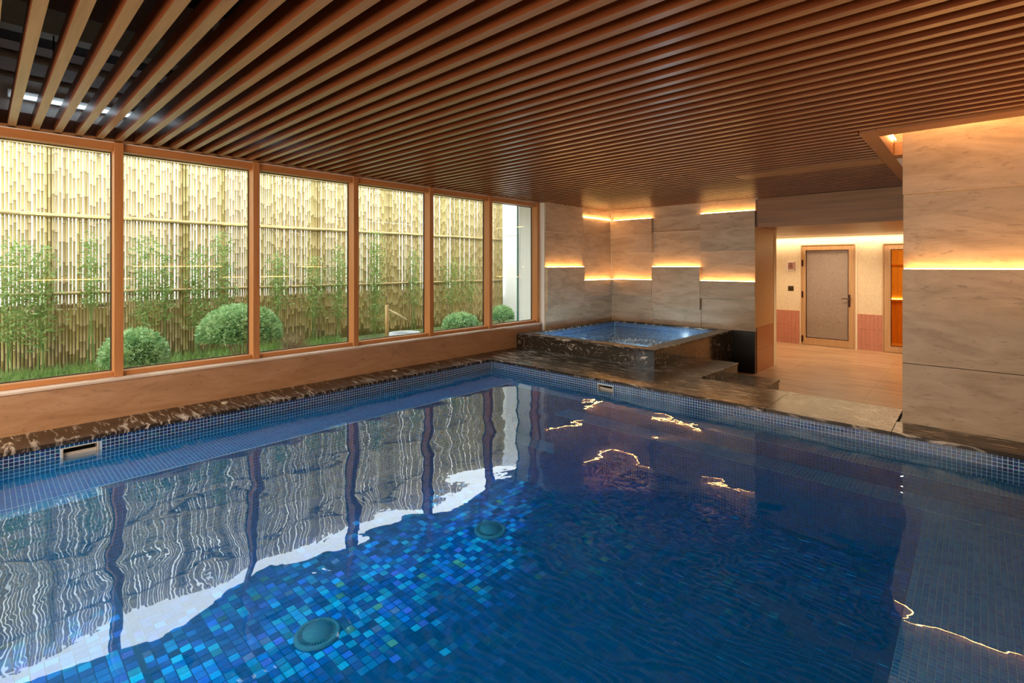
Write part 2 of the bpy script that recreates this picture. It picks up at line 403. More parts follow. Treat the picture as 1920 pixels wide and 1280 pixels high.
# --- corridor
wc = empty('wall_corridor', (-2.635, 9, 0), kind='structure')
MB().box(-2.80, -2.635, YB+.08, 9.70, .292, 1.93).box(-2.6385, -2.635, YB, YB+.08, .292, 1.93).build('painted_wall', M['tan'], wc)
box('wainscot_panel', -2.80, -2.632, YB+.08, 9.703, -.08, .290, M['wains'], wc)
box('wainscot_panel', -2.80, -2.632, YB+.08, 9.703, ZF, -.083, M['wains'], wc)
YD = 12.584
wf = empty('wall_far', (-2, YD, ZF), kind='structure')
D1 = (-2.915, -1.885, 1.775); D2 = (-1.428, -.35, 1.755)
m = MB(); m.box(-4.6, D1[0], YD, YD+.12, ZF, 2.35); m.box(D1[0], D1[1], YD, YD+.12, D1[2], 2.35)
m.box(D1[1], D2[0], YD, YD+.12, ZF, 2.35); m.box(D2[0], D2[1], YD, YD+.12, D2[2], 2.35); m.box(D2[1], 1.2, YD, YD+.12, ZF, 2.35)
m.build('plaster', M['plaster'], wf)
def tiles(x0, x1, n):
    box('tile_bed', x0, x1, YD-.006, YD+.001, ZF, .295, M['grout'], wf)
    w = (x1-x0)/n
    first = None
    for i in range(n):
        for z0, z1 in ((-.020, .291), (-.335, -.026), (ZF, -.341)):
            box('wall_tile', x0+i*w+.003, x0+(i+1)*w-.003, YD-.014, YD-.005, z0, z1, M['tile'], wf)
tiles(D1[1]+.03, D2[0], 6); tiles(-3.62, D1[0]-.02, 9)
box('side_wall', -4.75, -4.6, 9.6, 12.8, ZF, 2.35, M['plaster'], wf)
box('return_wall', -4.7, -2.63, 9.55, 9.701, ZF, 2.35, M['plaster'], wf)
box('end_wall', 1.2, 1.35, 8.6, 12.8, ZF, 2.35, M['plaster'], wf)
box('near_return', XC, 1.3, 8.85, 8.95, ZF, 2.35, M['plaster'], wf)

def door(name, x0, x1, ztop, glass, glz0, gx, handle, parent=None):
    d = empty(name, ((x0+x1)/2, YD, ZF), kind='structure')
    fr = MB(); t = .022
    fr.box(x0, x0+t, YD-.03, YD+.08, ZF, ztop).box(x1-t, x1, YD-.03, YD+.08, ZF, ztop).box(x0+t, x1-t, YD-.03, YD+.08, ztop-t, ztop)
    fr.build('door_frame', M['doorwood'], d)
    a, b = gx; zt = ztop-.13
    lf = MB(); y0, y1 = YD-.022, YD+.025; xa, xb = x0+t+.004, x1-t-.004; zb, zz = ZF+.008, ztop-t-.004
    lf.box(xa, a, y0, y1, zb, zz).box(b, xb, y0, y1, zb, zz).box(a, b, y0, y1, zt, zz).box(a, b, y0, y1, zb, glz0)
    leaf = lf.build('door_leaf', M['doorwood'], d)
    gs = MB(); e = .006
    gs.box(a-e, a+e, y0-.003, y0+.01, glz0-e, zt+e).box(b-e, b+e, y0-.003, y0+.01, glz0-e, zt+e).box(a, b, y0-.003, y0+.01, glz0-e, glz0+e).box(a, b, y0-.003, y0+.01, zt-e, zt+e)
    gs.build('glazing_bead', M['bronze'], leaf)
    box('glass_pane', a, b, YD-.004, YD+.004, glz0, zt, glass, leaf)
    if handle:
        h = MB(); hx = x1-.105; hz = .60
        h.box(hx-.019, hx+.019, y0-.008, y0, hz-.17, hz+.09)
        h.tube([(hx, y0-.004, hz), (hx, y0-.05, hz)], .011, 8)
        h.tube([(hx+.045, y0-.05, hz+.004), (hx, y0-.05, hz), (hx-.07, y0-.05, hz+.004), (hx-.135, y0-.046, hz-.006)], [.008, .012, .010, .008], 8)
        h.tube([(hx, y0-.008, hz-.12), (hx, y0-.02, hz-.12)], .012, 10)
        h.build('door_handle', M['bronze'], leaf, label='dark bronze lever handle on a long plate')
        for z in (1.36, .66, -.32):
            MB().tube([(x0+t+.004, y0-.008, z-.07), (x0+t+.004, y0-.008, z+.07)], .012, 8).box(x0+t-.01, x0+t+.028, y0-.006, y0, z-.07, z+.07).build('hinge', M['bronze'], d)
    else:
        for z in (1.36, .66, -.32): pass
    return d
door('door_1', D1[0]+.01, D1[1]-.005, D1[2]-.01, M['frost'], -.283, (-2.80, -2.015), True)
door('door_2', D2[0], D2[1], D2[2], M['amber'], -.315, (-1.29, -.52), False)
cs = MB()
cs.box(D1[0]-.012, D1[0]+.01, YD-.02, YD, ZF, D1[2]+.01); cs.box(D1[1]-.005, D1[1]+.03, YD-.02, YD, ZF, D1[2]+.01); cs.box(D1[0]+.01, D1[1]-.005, YD-.02, YD, D1[2]-.01, D1[2]+.01)
tag(cs.build('trim_1', plain('pale_casing', (.80, .68, .52), .6)), kind='structure')
# rooms behind the doors
r1 = empty('wall_steam_room', (-2.4, 14.6, ZF), kind='structure')
m = MB(); m.box(-3.4, -1.65, 14.6, 14.7, ZF, 2.2).box(-3.5, -3.4, 12.71, 14.7, ZF, 2.2).box(-1.66, -1.60, 12.71, 14.7, ZF, 2.2).box(-3.5, -1.6, 12.71, 14.7, 2.0, 2.1).box(-3.5, -1.6, 12.6, 14.7, ZF-.1, ZF)
m.build('plaster', plain('steam_room_wall', (.62, .52, .44), .5), r1)
area('steam_room_lamp', (-2.5, 13.6, 1.95), (0, 0, 0), 1.0, 1.0, 16, (1, .85, .70))
bench = MB(); bench.box(-3.38, -1.68, 13.9, 14.58, -.02, .05).box(-3.33, -1.70, 14.0, 14.56, ZF+.001, -.02)
tag(bench.build('stone_bench', M['stone']), 'stone bench seen as a dark blur behind the frosted door glass', 'bench')
r2 = empty('wall_sauna', (-.6, 14.3, ZF), kind='structure')
m = MB(); m.box(-1.56, .6, 14.2, 14.3, ZF, 2.2).box(-1.60, -1.55, 12.71, 14.3, ZF, 2.2).box(.6, .7, 12.71, 14.3, ZF, 2.2).box(-1.6, .7, 12.71, 14.3, 2.0, 2.1).box(-1.6, .7, 12.6, 14.3, ZF-.1, ZF)
m.build('lining', plain('sauna_lining', (.55, .33, .12), .6), r2)
M['sauna'] = mk_wood('sauna_planks', (.50, .20, .05), (.70, .34, .10), 'z', .5)
for k in range(20):
    box('plank', -1.55+k*.107+.002, -1.55+(k+1)*.107-.002, 14.18, 14.205, ZF, .50, M['sauna'], r2)
    box('plank', -1.55+k*.107+.002, -1.55+(k+1)*.107-.002, 14.18, 14.205, .54, 2.0, plain('pale_sauna_plank', (.66, .42, .14), .5) if k == 0 else bpy.data.materials['pale_sauna_plank'], r2)
box('rail', -1.55, .6, 14.13, 14.2, .50, .54, M['sauna'], r2)
box('rail', -1.55, .6, 14.13, 14.2, 1.31, 1.335, M['sauna'], r2)
box('led_strip', -1.5, .5, 14.16, 14.175, .541, .552, emis('led_sauna', (1, .6, .2), 22), r2)
area('sauna_lamp', (-.5, 13.3, 1.95), (0, 0, 0), 1.2, .8, 22, (1, .62, .25))

# sign and switch
sg = empty('wall_sign', (-3.10, YD, 1.19), 'small square sign with pale frame and pink plate left of the frosted door', 'sign')
box('backplate', -3.19, -3.012, YD-.010, YD, 1.19, 1.398, M['white'], sg)
box('plate', -3.168, -3.052, YD-.016, YD-.009, 1.212, 1.378, plain('pink_plate', (.42, .19, .15), .5), sg)
box('side_tab', -3.040, -3.016, YD-.022, YD-.009, 1.195, 1.395, plain('mauve_tab', (.40, .22, .17), .5), sg)
sy = MB()
for i in range(3):
    sy.tube([(-3.145+j*.013, YD-.018, 1.265+i*.022+.006*math.sin(j*1.6)) for j in range(6)], .0035, 6)
sy.tube([(-3.11+.011*math.cos(a), YD-.018, 1.342+.011*math.sin(a)) for a in np.linspace(0, 2*PI, 9)], .004, 6)
sy.build('symbol', M['bronze'], sg)
sw = empty('light_switch', (-3.11, YD, .73), 'small square dark switch below the pink wall sign', 'switch')
box('plate', -3.166, -3.054, YD-.010, YD, .733, .842, plain('switch_plate', (.07, .045, .015), .35, .5), sw, .002)
box('rocker', -3.140, -3.080, YD-.015, YD-.009, .757, .817, plain('switch_rocker', (.05, .03, .01), .3, .5), sw, .002)

# --- floor
fl = empty('floor', (-1, 9, ZF), kind='structure')
k = 0
for i in range(6):
    for j in range(6):
        x0 = -4.7+i*1.2; y0 = 5.75+j*1.2
        if x0+1.2 < -2.6 and y0 < 9.5: continue
        x0 = max(x0, -3.0) if y0 < 9.5 else x0
        box('floor_tile', x0+.001, -4.7+(i+1)*1.2-.001, y0+.001, y0+1.199, ZF-.06, ZF, M['floor'], fl)
box('floor_slab', -5.6, 1.3, 5.4, 13, ZF-.2, ZF-.061, M['dark'], fl)

# --- ceiling
ce = empty('ceiling', (-2, 3, ZC), kind='structure')
box('slab', -5.6, 1.35, YN-.2, 14.8, 3.05, 3.15, M['dark'], ce)
box('lining', -5.46, 1.1, YB-.001+.2, 8.9, 2.36, 3.06, M['dark'], ce)
HS = .10
ys = [.1706+.1304*k for k in range(-22, 64)]
proto = {}
for y in ys:
    if y < 4.86: rng = ((XW-.075, XR+.07),)
    elif y > 6.10 and y < 6.50: rng = ((XW-.075, -2.13),)
    else: rng = ((XW-.075, -.715),)
    if y > YB-.03: continue
    for x0, x1 in rng:
        key = (round(x0, 3), round(x1, 3))
        if key not in proto:
            proto[key] = MB().box(x0, x1, y-.023, y+.023, ZC, ZC+HS).build('slat', [M['slat'], M['slatlit']], ce)
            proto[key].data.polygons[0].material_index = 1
        else:
            c = proto[key].copy(); COL.objects.link(c); c.parent = ce
            c.location = proto[key].location.copy(); c.location.y = y-ce.location.y
T = lambda n, *a: tag(box(n, *a, M['trimwood'], None, .002), kind='structure')
T('trim_2', -.712, -.60, 4.88, YB-.002, ZC-.004, ZC+.12)
T('trim_3', -.598, XR+.07, 4.88, 5.08, ZC-.004, ZC+.12)
T('trim_4', -2.13, -.714, 6.16, 6.47, ZC-.004, ZC+.11)
T('trim_5', -.598, XC+.002+.6, 6.06, 6.25, ZC-.004, ZC+.12)
T('trim_6', XW-.075, XW-.005, YN, 6.54, ZC+.0, ZC+.012)
box('slot_lining', -.60, XR+.07, 5.05, 6.3, 2.68, 2.72, M['plaster'], ce)
box('slot_lining', -.66, -.60, 4.95, 6.3, 2.49, 2.70, M['plaster'], ce)
box('slot_lining', -.60, XC+.004, 5.62, 5.66, 2.52, 2.68, M['trimwood'], ce)
box('slot_lining', -.60, XR+.07, 6.06, 6.10, 2.49, 2.70, M['plaster'], ce)
box('led_strip', -.585, -.575, 5.15, 6.0, 2.50, 2.508, M['led'], ce)
box('led_strip', -.40, XR, 5.10, 5.11, 2.50, 2.508, M['led'], ce)
# bulkhead over the corridor opening
bk = empty('trim_7', (-1.5, YB, 1.91), kind='structure')
for i in range(3):
    z0 = 1.912+i*.157
    box('board', -2.60, XC+.01, YB-.002, YB+.03, z0, z0+.1565, M['bulkhead'], bk)
box('core', -2.64, 1.2, YB+.03, YB+.25, 1.935, 2.37, M['dark'], bk)
box('board', -2.634, -2.602, YB+.03, YB+.06, 1.93, 2.37, M['boards'], bk)
for i in range(13):
    y0 = YB+.03+i*.285
    box('soffit_board', -4.6, 1.2, y0, y0+.283, 1.912+.02, 1.937, M['bulkhead'], bk)
box('corridor_lid', -4.7, 1.3, YB+.2, 12.8, 2.2, 2.3, M['plaster'], bk)
box('led_strip', -4.4, 1.0, YD-.16, YD-.15, 1.96, 1.97, M['led_dim'], bk)
# services above the slats
def pipe(name, x, z, r, label, mat=M['metal'], y0=-2.5, y1=8.3):
    o = MB().tube([(x, y0, z), (x, y1, z)], r, 12).build(name, mat, None, 0, True); return tag(o, label, 'pipe')
pipe('ceiling_pipe', -4.80, 2.74, .028, 'upper thin grey service pipe above the ceiling slats, nearest the middle')
pipe('ceiling_pipe', -5.02, 2.66, .022, 'lower thin service pipe above the slats, second from the window wall')
o = box('cable_tray', -4.75, -4.55, -2.5, 8.3, 2.88, 2.93, M['metal']); tag(o, 'flat metal cable tray hung above the left ceiling slats', 'cable tray')
duct = empty('air_duct', (-3.9, 1, 2.7), 'rectangular dull air duct above the slats at top left', 'duct')
for i in range(7):
    box('duct_section', -4.15, -3.75, -2.5+i*1.2, -2.5+i*1.2+1.17, 2.72, 2.98, plain('duct_dark', (.10, .075, .065), .6, .3) if i == 0 else bpy.data.materials['duct_dark'], duct)
    box('flange', -4.17, -3.73, -2.5+i*1.2+1.17, -2.5+i*1.2+1.2, 2.70, 3.0, M['metal'], duct)
for i, (y, lb) in enumerate(((.55, 'left'), (1.9, 'middle'), (3.2, 'right'))):
    t_ = empty('tube_light', (-5.36, y, 2.62), lb+' one of the cool white tube lights glowing above the slats at the window wall', 'light')
    box('housing', -5.485, -5.45, y-.40, y+.40, 2.60, 2.66, M['white'], t_)
    MB().tube([(-5.43, y-.38, 2.615), (-5.43, y+.38, 2.615)], .012, 8).build('tube', M['tube'], t_)
rods = [(-4.65, y) for y in (.35, 1.6, 2.9)]
for (x, y), lb in zip(rods, ('left', 'middle', 'right')):
    tag(MB().tube([(x, y, 2.47), (x, y, 3.05)], .005, 6).build('hanger_rod', M['dark']), lb+' of the three thin dark hanger rods above the slats at top left', 'rod')

# ================================================================== WINDOWS
MY = [-1.47, -.335, .80, 1.935, 3.07, 4.205, 5.34, 6.475]
ZG0, ZG1 = .375, 2.30
for i in range(7):
    y0, y1 = MY[i], MY[i+1]
    w = empty('window_%d' % (i+1), (-5.55, (y0+y1)/2, .335), kind='structure')
    box('mullion', -5.62, -5.47, y1, y1+.065, .335, ZC+.012, M['frame'], w, .002)
    if i == 0: box('mullion', -5.62, -5.47, y0, y0+.065, .335, ZC, M['frame'], w, .002)
    a, b = y0+.066, y1-.001
    box('bottom_rail', -5.62, -5.50, a, b, .335, ZG0, M['framey'], w, .002)
    box('top_rail', -5.62, -5.495, a, b, ZG1, ZC, M['framey'], w, .002)
    box('glass_pane', -5.608, -5.600, a+.006, b-.006, ZG0+.005, ZG1-.005, M['glass'], w)
    g = MB(); e = .007
    g.box(-5.612, -5.596, a, a+e, ZG0, ZG1).box(-5.612, -5.596, b-e, b, ZG0, ZG1).box(-5.612, -5.596, a+e, b-e, ZG0, ZG0+e).box(-5.612, -5.596, a+e, b-e, ZG1-e, ZG1)
    g.build('gasket', M['gasket'], w)

# ================================================================== POOL
pool = empty('swimming_pool', (-2.3, 2.4, -.95), 'rectangular indoor pool of still deep blue water with mosaic sides', 'pool')
Z1, Z2, ZB, ZP = -.22, -.35, -.80, -.655
LX = -4.42; FY = 4.635; FY2 = 4.37; RX = -.262; NY = .56
b = MB()
b.box(-5.35, .66, -.45, 5.25, ZB-.15, ZB)                                  # floor
def wallbox(x0, x1, y0, y1, z0, z1): b.box(x0, x1, y0, y1, z0, z1)
SL = (.417, .632, -.158, -.060); SF = (-3.222, -3.016, -.150, -.068)
wallbox(-5.35, PX0, -.45, SL[0], ZB, -.031); wallbox(-5.35, PX0, SL[1], 5.2, ZB, -.031)
wallbox(-5.35, PX0, SL[0], SL[1], ZB, SL[2]); wallbox(-5.35, PX0, SL[0], SL[1], SL[3], -.031)
wallbox(PX0, SF[0], PY1, 5.25, ZB, -.031); wallbox(SF[1], .66, PY1, 5.25, ZB, -.031)
wallbox(SF[0], SF[1], PY1, 5.25, ZB, SF[2]); wallbox(SF[0], SF[1], PY1, 5.25, SF[3], -.031)
wallbox(PX1, .66, -.45, PY1, ZB, -.031); wallbox(PX0, PX1, -.45, PY0, ZB, -.031)
b.box(PX0, LX, PY0, PY1, ZB, Z1); b.box(LX, PX1, FY, PY1, ZB, Z1); b.box(LX, LX+.16, PY0, NY, ZB, Z1)
b.box(-3.45, PX1, FY2, FY, ZB, Z2); b.box(RX, PX1, PY0, FY2, ZB, Z2)
b.box(LX+.16, RX, PY0, NY, ZB, ZP)
b.build('basin', M['poolgrout'], pool)
# mosaic
class Mosaic:
    def __init__(s): s.v = []; s.f = []; s.r = []; s.n = 0
    def add(s, o, u, v, n, nu, nv, p, gap=.0036, t=.0025, tilt=0.0, keep=None):
        o, u, v, n = map(lambda q: np.array(q, float), (o, u, v, n))
        pad = gap/2; I = [(i, j) for i in range(nu) for j in range(nv)]
        for i, j in I:
            c = o+u*(p*(i+.5))+v*(p*(j+.5))
            if keep is not None and not keep(c, i, j): continue
            h = p/2-pad; e = .0018 if p < .04 else .0012
            ta, tb = RNG.normal(0, tilt, 2) if tilt else (0, 0)
            bs = [c-u*h-v*h, c+u*h-v*h, c+u*h+v*h, c-u*h+v*h]
            tp = [c+n*t+(u*a*(h-e)+v*d*(h-e))+n*(a*ta+d*tb)*h for a, d in ((-1, -1), (1, -1), (1, 1), (-1, 1))]
            k = s.n; s.v += bs+tp; s.n += 8
            s.f += [(k+4, k+5, k+6, k+7), (k, k+1, k+5, k+4), (k+1, k+2, k+6, k+5), (k+2, k+3, k+7, k+6), (k+3, k, k+4, k+7)]
            s.r += [RNG.random()]*5
    def build(s, name, mat, parent, label=None):
        V = np.array(s.v); lo = V.min(0); hi = V.max(0); c = (lo+hi)/2; V -= c
        me = bpy.data.meshes.new(name); me.from_pydata(V.tolist(), [], s.f); me.materials.append(mat)
        at = me.attributes.new('rnd', 'FLOAT', 'FACE'); at.data.foreach_set('value', np.array(s.r, dtype=np.float32))
        o = bpy.data.objects.new(name, me); COL.objects.link(o); o.parent = parent; o.location = Vector(c)-wloc(parent)
        o['kind'] = 'stuff'
        if label: o['label'] = label
        return o
P = .0268
def notin(lo, hi, ax):
    a0, a1, z0, z1 = lo
    return lambda c, i, j: not (a0-.006 < c[ax] < a1+.006 and z0-.006 < c[2] < z1+.006)
s = Mosaic()   # waterline bands
n5 = int(5/P)
s.add((PX0, PY0, -.031-7*P), (0, 1, 0), (0, 0, 1), (1, 0, 0), n5, 7, P, keep=notin(SL, 0, 1))
s.add((PX0, PY1, -.031-7*P), (1, 0, 0), (0, 0, 1), (0, -1, 0), int(5.24/P), 7, P, keep=lambda c, i, j: not (SF[0]-.006 < c[0] < SF[1]+.006 and SF[2]-.006 < c[2] < SF[3]+.006))
s.add((PX1, PY0, -.031-12*P), (0, 1, 0), (0, 0, 1), (-1, 0, 0), n5, 12, P)
s.add((PX0, PY0, -.031-7*P), (1, 0, 0), (0, 0, 1), (0, 1, 0), int(5.24/P), 7, P)
s.build('waterline_mosaic', M['mosaic'], pool, 'navy glass mosaic band with pale grout')
s = Mosaic()   # treads and risers under water
s.add((PX0, PY0, Z1), (1, 0, 0), (0, 1, 0), (0, 0, 1), int(.55/P), n5, P)
s.add((LX, PY0, Z1), (1, 0, 0), (0, 1, 0), (0, 0, 1), 6, int(.66/P), P)
s.add((LX, FY, Z1), (1, 0, 0), (0, 1, 0), (0, 0, 1), int(4.69/P), 10, P)
s.add((-3.45, FY2, Z2), (1, 0, 0), (0, 1, 0), (0, 0, 1), int(3.72/P), 10, P)
s.add((RX, PY0, Z2), (1, 0, 0), (0, 1, 0), (0, 0, 1), int(.532/P), int(4.47/P), P)
s.build('tread_mosaic', M['mosaic_blue'], pool, 'blue mosaic on the underwater ledges and treads')
s = Mosaic()  # same tiles as the treads, set in navy to stand for shaded risers
s.add((LX, NY, Z1-22*P), (0, 1, 0), (0, 0, 1), (1, 0, 0), int((FY-NY)/P), 22, P)
s.add((LX, FY, Z1-22*P), (1, 0, 0), (0, 0, 1), (0, -1, 0), int(4.69/P), 22, P)
s.add((-3.45, FY2, Z2-17*P), (1, 0, 0), (0, 0, 1), (0, -1, 0), int(3.18/P), 17, P)
s.add((RX, PY0, Z2-17*P), (0, 1, 0), (0, 0, 1), (-1, 0, 0), int(4.47/P), 17, P)
s.add((-3.45, FY2, Z2-17*P), (0, 1, 0), (0, 0, 1), (-1, 0, 0), 10, 17, P)
s.add((LX+.16, PY0, Z1-17*P), (0, 1, 0), (0, 0, 1), (1, 0, 0), int(.66/P), 17, P)
s.add((LX+.16, NY, ZP-6*P), (1, 0, 0), (0, 0, 1), (0, 1, 0), int(4.0/P), 6, P)
s.build('riser_shade_mosaic', M['mosaic'], pool, 'mosaic on the underwater risers, darkened to stand for shade')
# floor tiles: the 300 that show largest are single objects
PF = .053; cells = []
C0 = np.array([0, 0, 1.3]); fw = np.array([-math.sin(math.radians(43.1)), math.cos(math.radians(43.1)), 0]); rt_ = np.array([fw[1], -fw[0], 0])
def seen(c):
    d = c-C0; z = d@fw
    if z <= .1: return False
    u = 960+935*(d@rt_)/z; v = 498-935*d[2]/z
    return -40 < u < 1960 and v < 1310
grid = []
for i in range(int((RX-LX)/PF)):
    for j in range(int((FY2-PY0)/PF)):
        x = LX+PF*(i+.5); y = PY0+PF*(j+.5)
        z = ZP if y < NY else ZB
        if x < LX+.16 and y < NY: continue
        if x > -3.45 and y > FY2-PF/2: continue
        if abs(y-NY) < PF*.5 and y < NY: pass
        grid.append((np.array([x, y, z]), i, j))
dr = [np.array(q) for q in ((-2.826, 2.766, ZB), (-2.748, 1.315, ZB))]
grid = [g for g in grid if all(np.linalg.norm(g[0]-q) > .12 for q in dr)]
vis = sorted([g for g in grid if seen(g[0])], key=lambda g: np.linalg.norm(g[0]-C0))
near = vis[:300]; ids = {id(g[0]) for g in near}
base = MB(); h = PF/2-.0012; e = .0015
base.v = [(-h, -h, 0), (h, -h, 0), (h, h, 0), (-h, h, 0), (-h+e, -h+e, .004), (h-e, -h+e, .004), (h-e, h-e, .004), (-h+e, h-e, .004)]
base.f = [(4, 5, 6, 7), (0, 1, 5, 4), (1, 2, 6, 5), (2, 3, 7, 6), (3, 0, 4, 7)]; base.m = [0]*5
me = bpy.data.meshes.new('floor_tile'); me.from_pydata(base.v, [], base.f); me.materials.append(M['irid_i'])
for c, i, j in near:
    o = bpy.data.objects.new('mosaic_tile', me); COL.objects.link(o); o.parent = pool
    o.location = Vector(c)-wloc(pool); o.rotation_euler = (RNG.normal(0, .03), RNG.normal(0, .03), 0)
s = Mosaic()
for c, i, j in grid:
    if id(c) in ids: continue
    s.add((c[0]-PF/2, c[1]-PF/2, c[2]), (1, 0, 0), (0, 1, 0), (0, 0, 1), 1, 1, PF, .0024, .004, .03)
s.build('floor_mosaic', M['irid'], pool, 'iridescent blue floor mosaic')
bm_ = MB(); bm_.box(LX+.001, RX-.001, NY+.001, FY2-.001, ZB+.0003, ZB+.0008); bm_.box(LX+.161, RX-.001, PY0+.001, NY-.001, ZP+.0003, ZP+.0008)
bm_.build('floor_grout', M['poolgrout_d'], pool)
rg = MB(); g_ = .0008  # thin sheets darken the riser grout, shade put into its colour
rg.box(LX, LX+g_, NY+.001, FY, ZB, Z1-.004).box(LX, PX1, FY-g_, FY, ZB, Z1-.004).box(-3.45, RX, FY2-g_, FY2, ZB, Z2-.004).box(RX-g_, RX, PY0, FY2, ZB, Z2-.004)
rg.box(-3.45-g_, -3.45, FY2, FY, ZB, Z2-.004).box(LX+.16, LX+.16+g_, PY0, NY, ZP, Z1-.004).box(LX+.16, RX, NY, NY+g_, ZB, ZP-.004)
rg.build('riser_shade_grout', M['poolgrout_d'], pool)
# drains
for q in dr:
    x, y, z = q
    d = MB().lathe(x, y, [(.125, ZB+.002), (.125, ZB+.014), (.105, ZB+.018), (.100, ZB+.008)], 40).build('drain', M['paleplastic'], pool, 0, True, label='round pale floor drain')
    MB().lathe(x, y, [(.078, ZB+.01), (.078, ZB+.026), (.0001, ZB+.030)], 36).build('drain_cover', M['paleplastic'], d, 0, True)
    m = MB()
    for k in range(40):
        a = 2*PI*k/40; ca, sa = math.cos(a), math.sin(a); n = len(m.v)
        for r, ww in ((.080, .0025), (.103, .0035)):
            for sg_ in (-1, 1): m.v.append((x+r*ca-sg_*ww*sa, y+r*sa+sg_*ww*ca, ZB+.012))
            for sg_ in (-1, 1): m.v.append((x+r*ca-sg_*ww*sa, y+r*sa+sg_*ww*ca, ZB+.018))
        for f in ((0, 1, 5, 4), (2, 6, 7, 3), (0, 4, 6, 2), (1, 3, 7, 5), (0, 2, 3, 1), (4, 5, 7, 6)): m.f.append(tuple(n+t for t in f)); m.m.append(0)
    m.build('grille_rib', M['beige'], d, kind='stuff')
# skimmer mouths
def skimmer(ax, a0, a1, z0, z1):
    m = MB(); k = MB(); t = .010
    def bx(mm, p0, p1, d0, d1, q0, q1):
        if ax == 'x': mm.box(PX0+d0, PX0+d1, p0, p1, q0, q1)
        else: mm.box(p0, p1, PY1-d1, PY1-d0, q0, q1)
    bx(m, a0, a0+t, -.10, .006, z0, z1); bx(m, a1-t, a1, -.10, .006, z0, z1); bx(m, a0+t, a1-t, -.10, .006, z0, z0+t*.6); bx(m, a0+t, a1-t, -.10, .006, z1-t*.4, z1)
    o = m.build('skimmer', M['beige'], pool, label='beige skimmer mouth with a floating flap')
    bx(k, a0+t, a1-t, -.12, -.10, z0, z1); k.build('recess', M['blackbox'], o)
    f = MB(); bx(f, a0+t+.002, a1-t-.002, -.028, -.020, z0, z0+(z1-z0)*.58); f.build('flap', M['beige'], o)
skimmer('x', *SL); skimmer('y', *SF)
# coping
def slab(x0, x1, y0, y1, z=0.0, par=None, th=.03, mat=None):
    return box('coping_slab', x0+.001, x1-.001, y0+.001, y1-.001, z-th, z, mat or M['marble'], par or pool, .002)
yy = [-.10, .95, 2.0, 3.05, 4.1, 4.88]
for a, c in zip(yy[:-1], yy[1:]): slab(XW, PX0+.02, a, c)
xs = [XW, -4.42, -3.9, -3.0, -2.36]
for a, c in zip(xs[:-1], xs[1:]): slab(a, c, 4.88, 5.84)
for a, c in ((-2.36, -1.42), (-1.42, -.50)): slab(a, c, 4.88, 5.71)
slab(-.50, .25, 4.88, 5.236)
for a, c in ((-.1, 1.6), (1.6, 3.3), (3.3, 5.236)): slab(.25, XR, a, c)
for k in range(5): slab(XW+k*1.248, XW+(k+1)*1.248, YN+.045, -.12)
slab(XW, XR, -.12, -.101)
body = MB(); body.box(-2.9, XC+.03, 5.26, 5.69, ZF, -.031).box(-5.36, -2.9, 5.26, 5.84, ZF, -.031)
body.build('pool_surround', M['black_slab'], pool)
box('deck_base', XW, XR, YN+.05, -.46, ZF, -.031, M['dark'], pool)
wt = MB(); wt.box(PX0-.04, PX1+.04, PY0-.04, PY1+.04, ZB-.05, ZW)
wt.build('water', M['water'], pool, label='still clear blue water')
for (x, y), lb in zip(((-5.22, 1.594), (-5.27, 3.513)), ('left', 'right')):
    t_ = empty('deck_nozzle', (x, y, 0), lb+' of the two small pale round fittings on the coping below the windows', 'nozzle')
    MB().lathe(x, y, [(.032, 0), (.032, .006), (.020, .012), (.0001, .013)], 20).build('cap', M['beige'], t_, 0, True)

# ================================================================== HOT TUB AND STEPS
tub = empty('hot_tub', (-4.2, 7.2, 0), 'raised square hot tub clad in black marble with blue mosaic inside', 'hot tub')
TX0, TX1, TY0, TY1, TZ = -5.299, -2.985, 5.84, 8.565, .23
IX0, IX1, IY0, IY1 = -5.19, -3.20, 6.03, 8.49
for a, c in ((-5.37, -4.42), (-4.42, -3.00)):
    box('side_panel', a+.001, c-.001, TY0+.008, TY0+.03, .001, TZ-.03, M['marble_side'], tub)
for a, c in ((5.87, 6.75), (6.75, 7.65), (7.65, 8.56)):
    box('side_panel', -3.025, -3.003, a+.001, c-.001, ZF, TZ-.03, M['marble_side'], tub)
for a, c in ((-5.37, -4.42), (-4.42, -3.20), (-3.20, -2.985)): slab(a, c, TY0-.005, IY0, TZ, tub)
for a, c in ((6.03, 7.2), (7.2, 8.49)): slab(-5.298, IX0, a, c, TZ, tub); slab(IX1, TX1, a, c, TZ, tub)
slab(-5.298, TX1, 8.49, 8.568, TZ, tub)
m = MB(); zt = -.55
m.box(-5.297, -3.026, 5.871, 8.56, zt-.1, zt)
m.box(-5.297, IX0, 5.871, 8.56, zt, TZ-.031).box(IX1, -3.026, 5.871, 8.56, zt, TZ-.031).box(IX0, IX1, 5.871, IY0, zt, TZ-.031).box(IX0, IX1, IY1, 8.56, zt, TZ-.031)
m.box(IX0, IX0+.35, IY0, IY1, zt, -.12).box(IX0+.35, IX1, IY1-.35, IY1, zt, -.12).box(IX1-.35, IX1, IY0, IY1-.35, zt, -.12)
m.build('basin', M['poolgrout'], tub)
s = Mosaic(); zt0 = TZ-.031-12*P
s.add((IX0, IY0, zt0), (0, 1, 0), (0, 0, 1), (1, 0, 0), int((IY1-IY0)/P), 12, P)
s.add((IX0, IY1, zt0), (1, 0, 0), (0, 0, 1), (0, -1, 0), int((IX1-IX0)/P), 12, P)
s.add((IX1, IY0, zt0), (0, 1, 0), (0, 0, 1), (-1, 0, 0), int((IY1-IY0)/P), 12, P)
s.add((IX0, IY0, zt0), (1, 0, 0), (0, 0, 1), (0, 1, 0), int((IX1-IX0)/P), 12, P)
s.build('wall_mosaic', M['mosaic'], tub)
s = Mosaic()
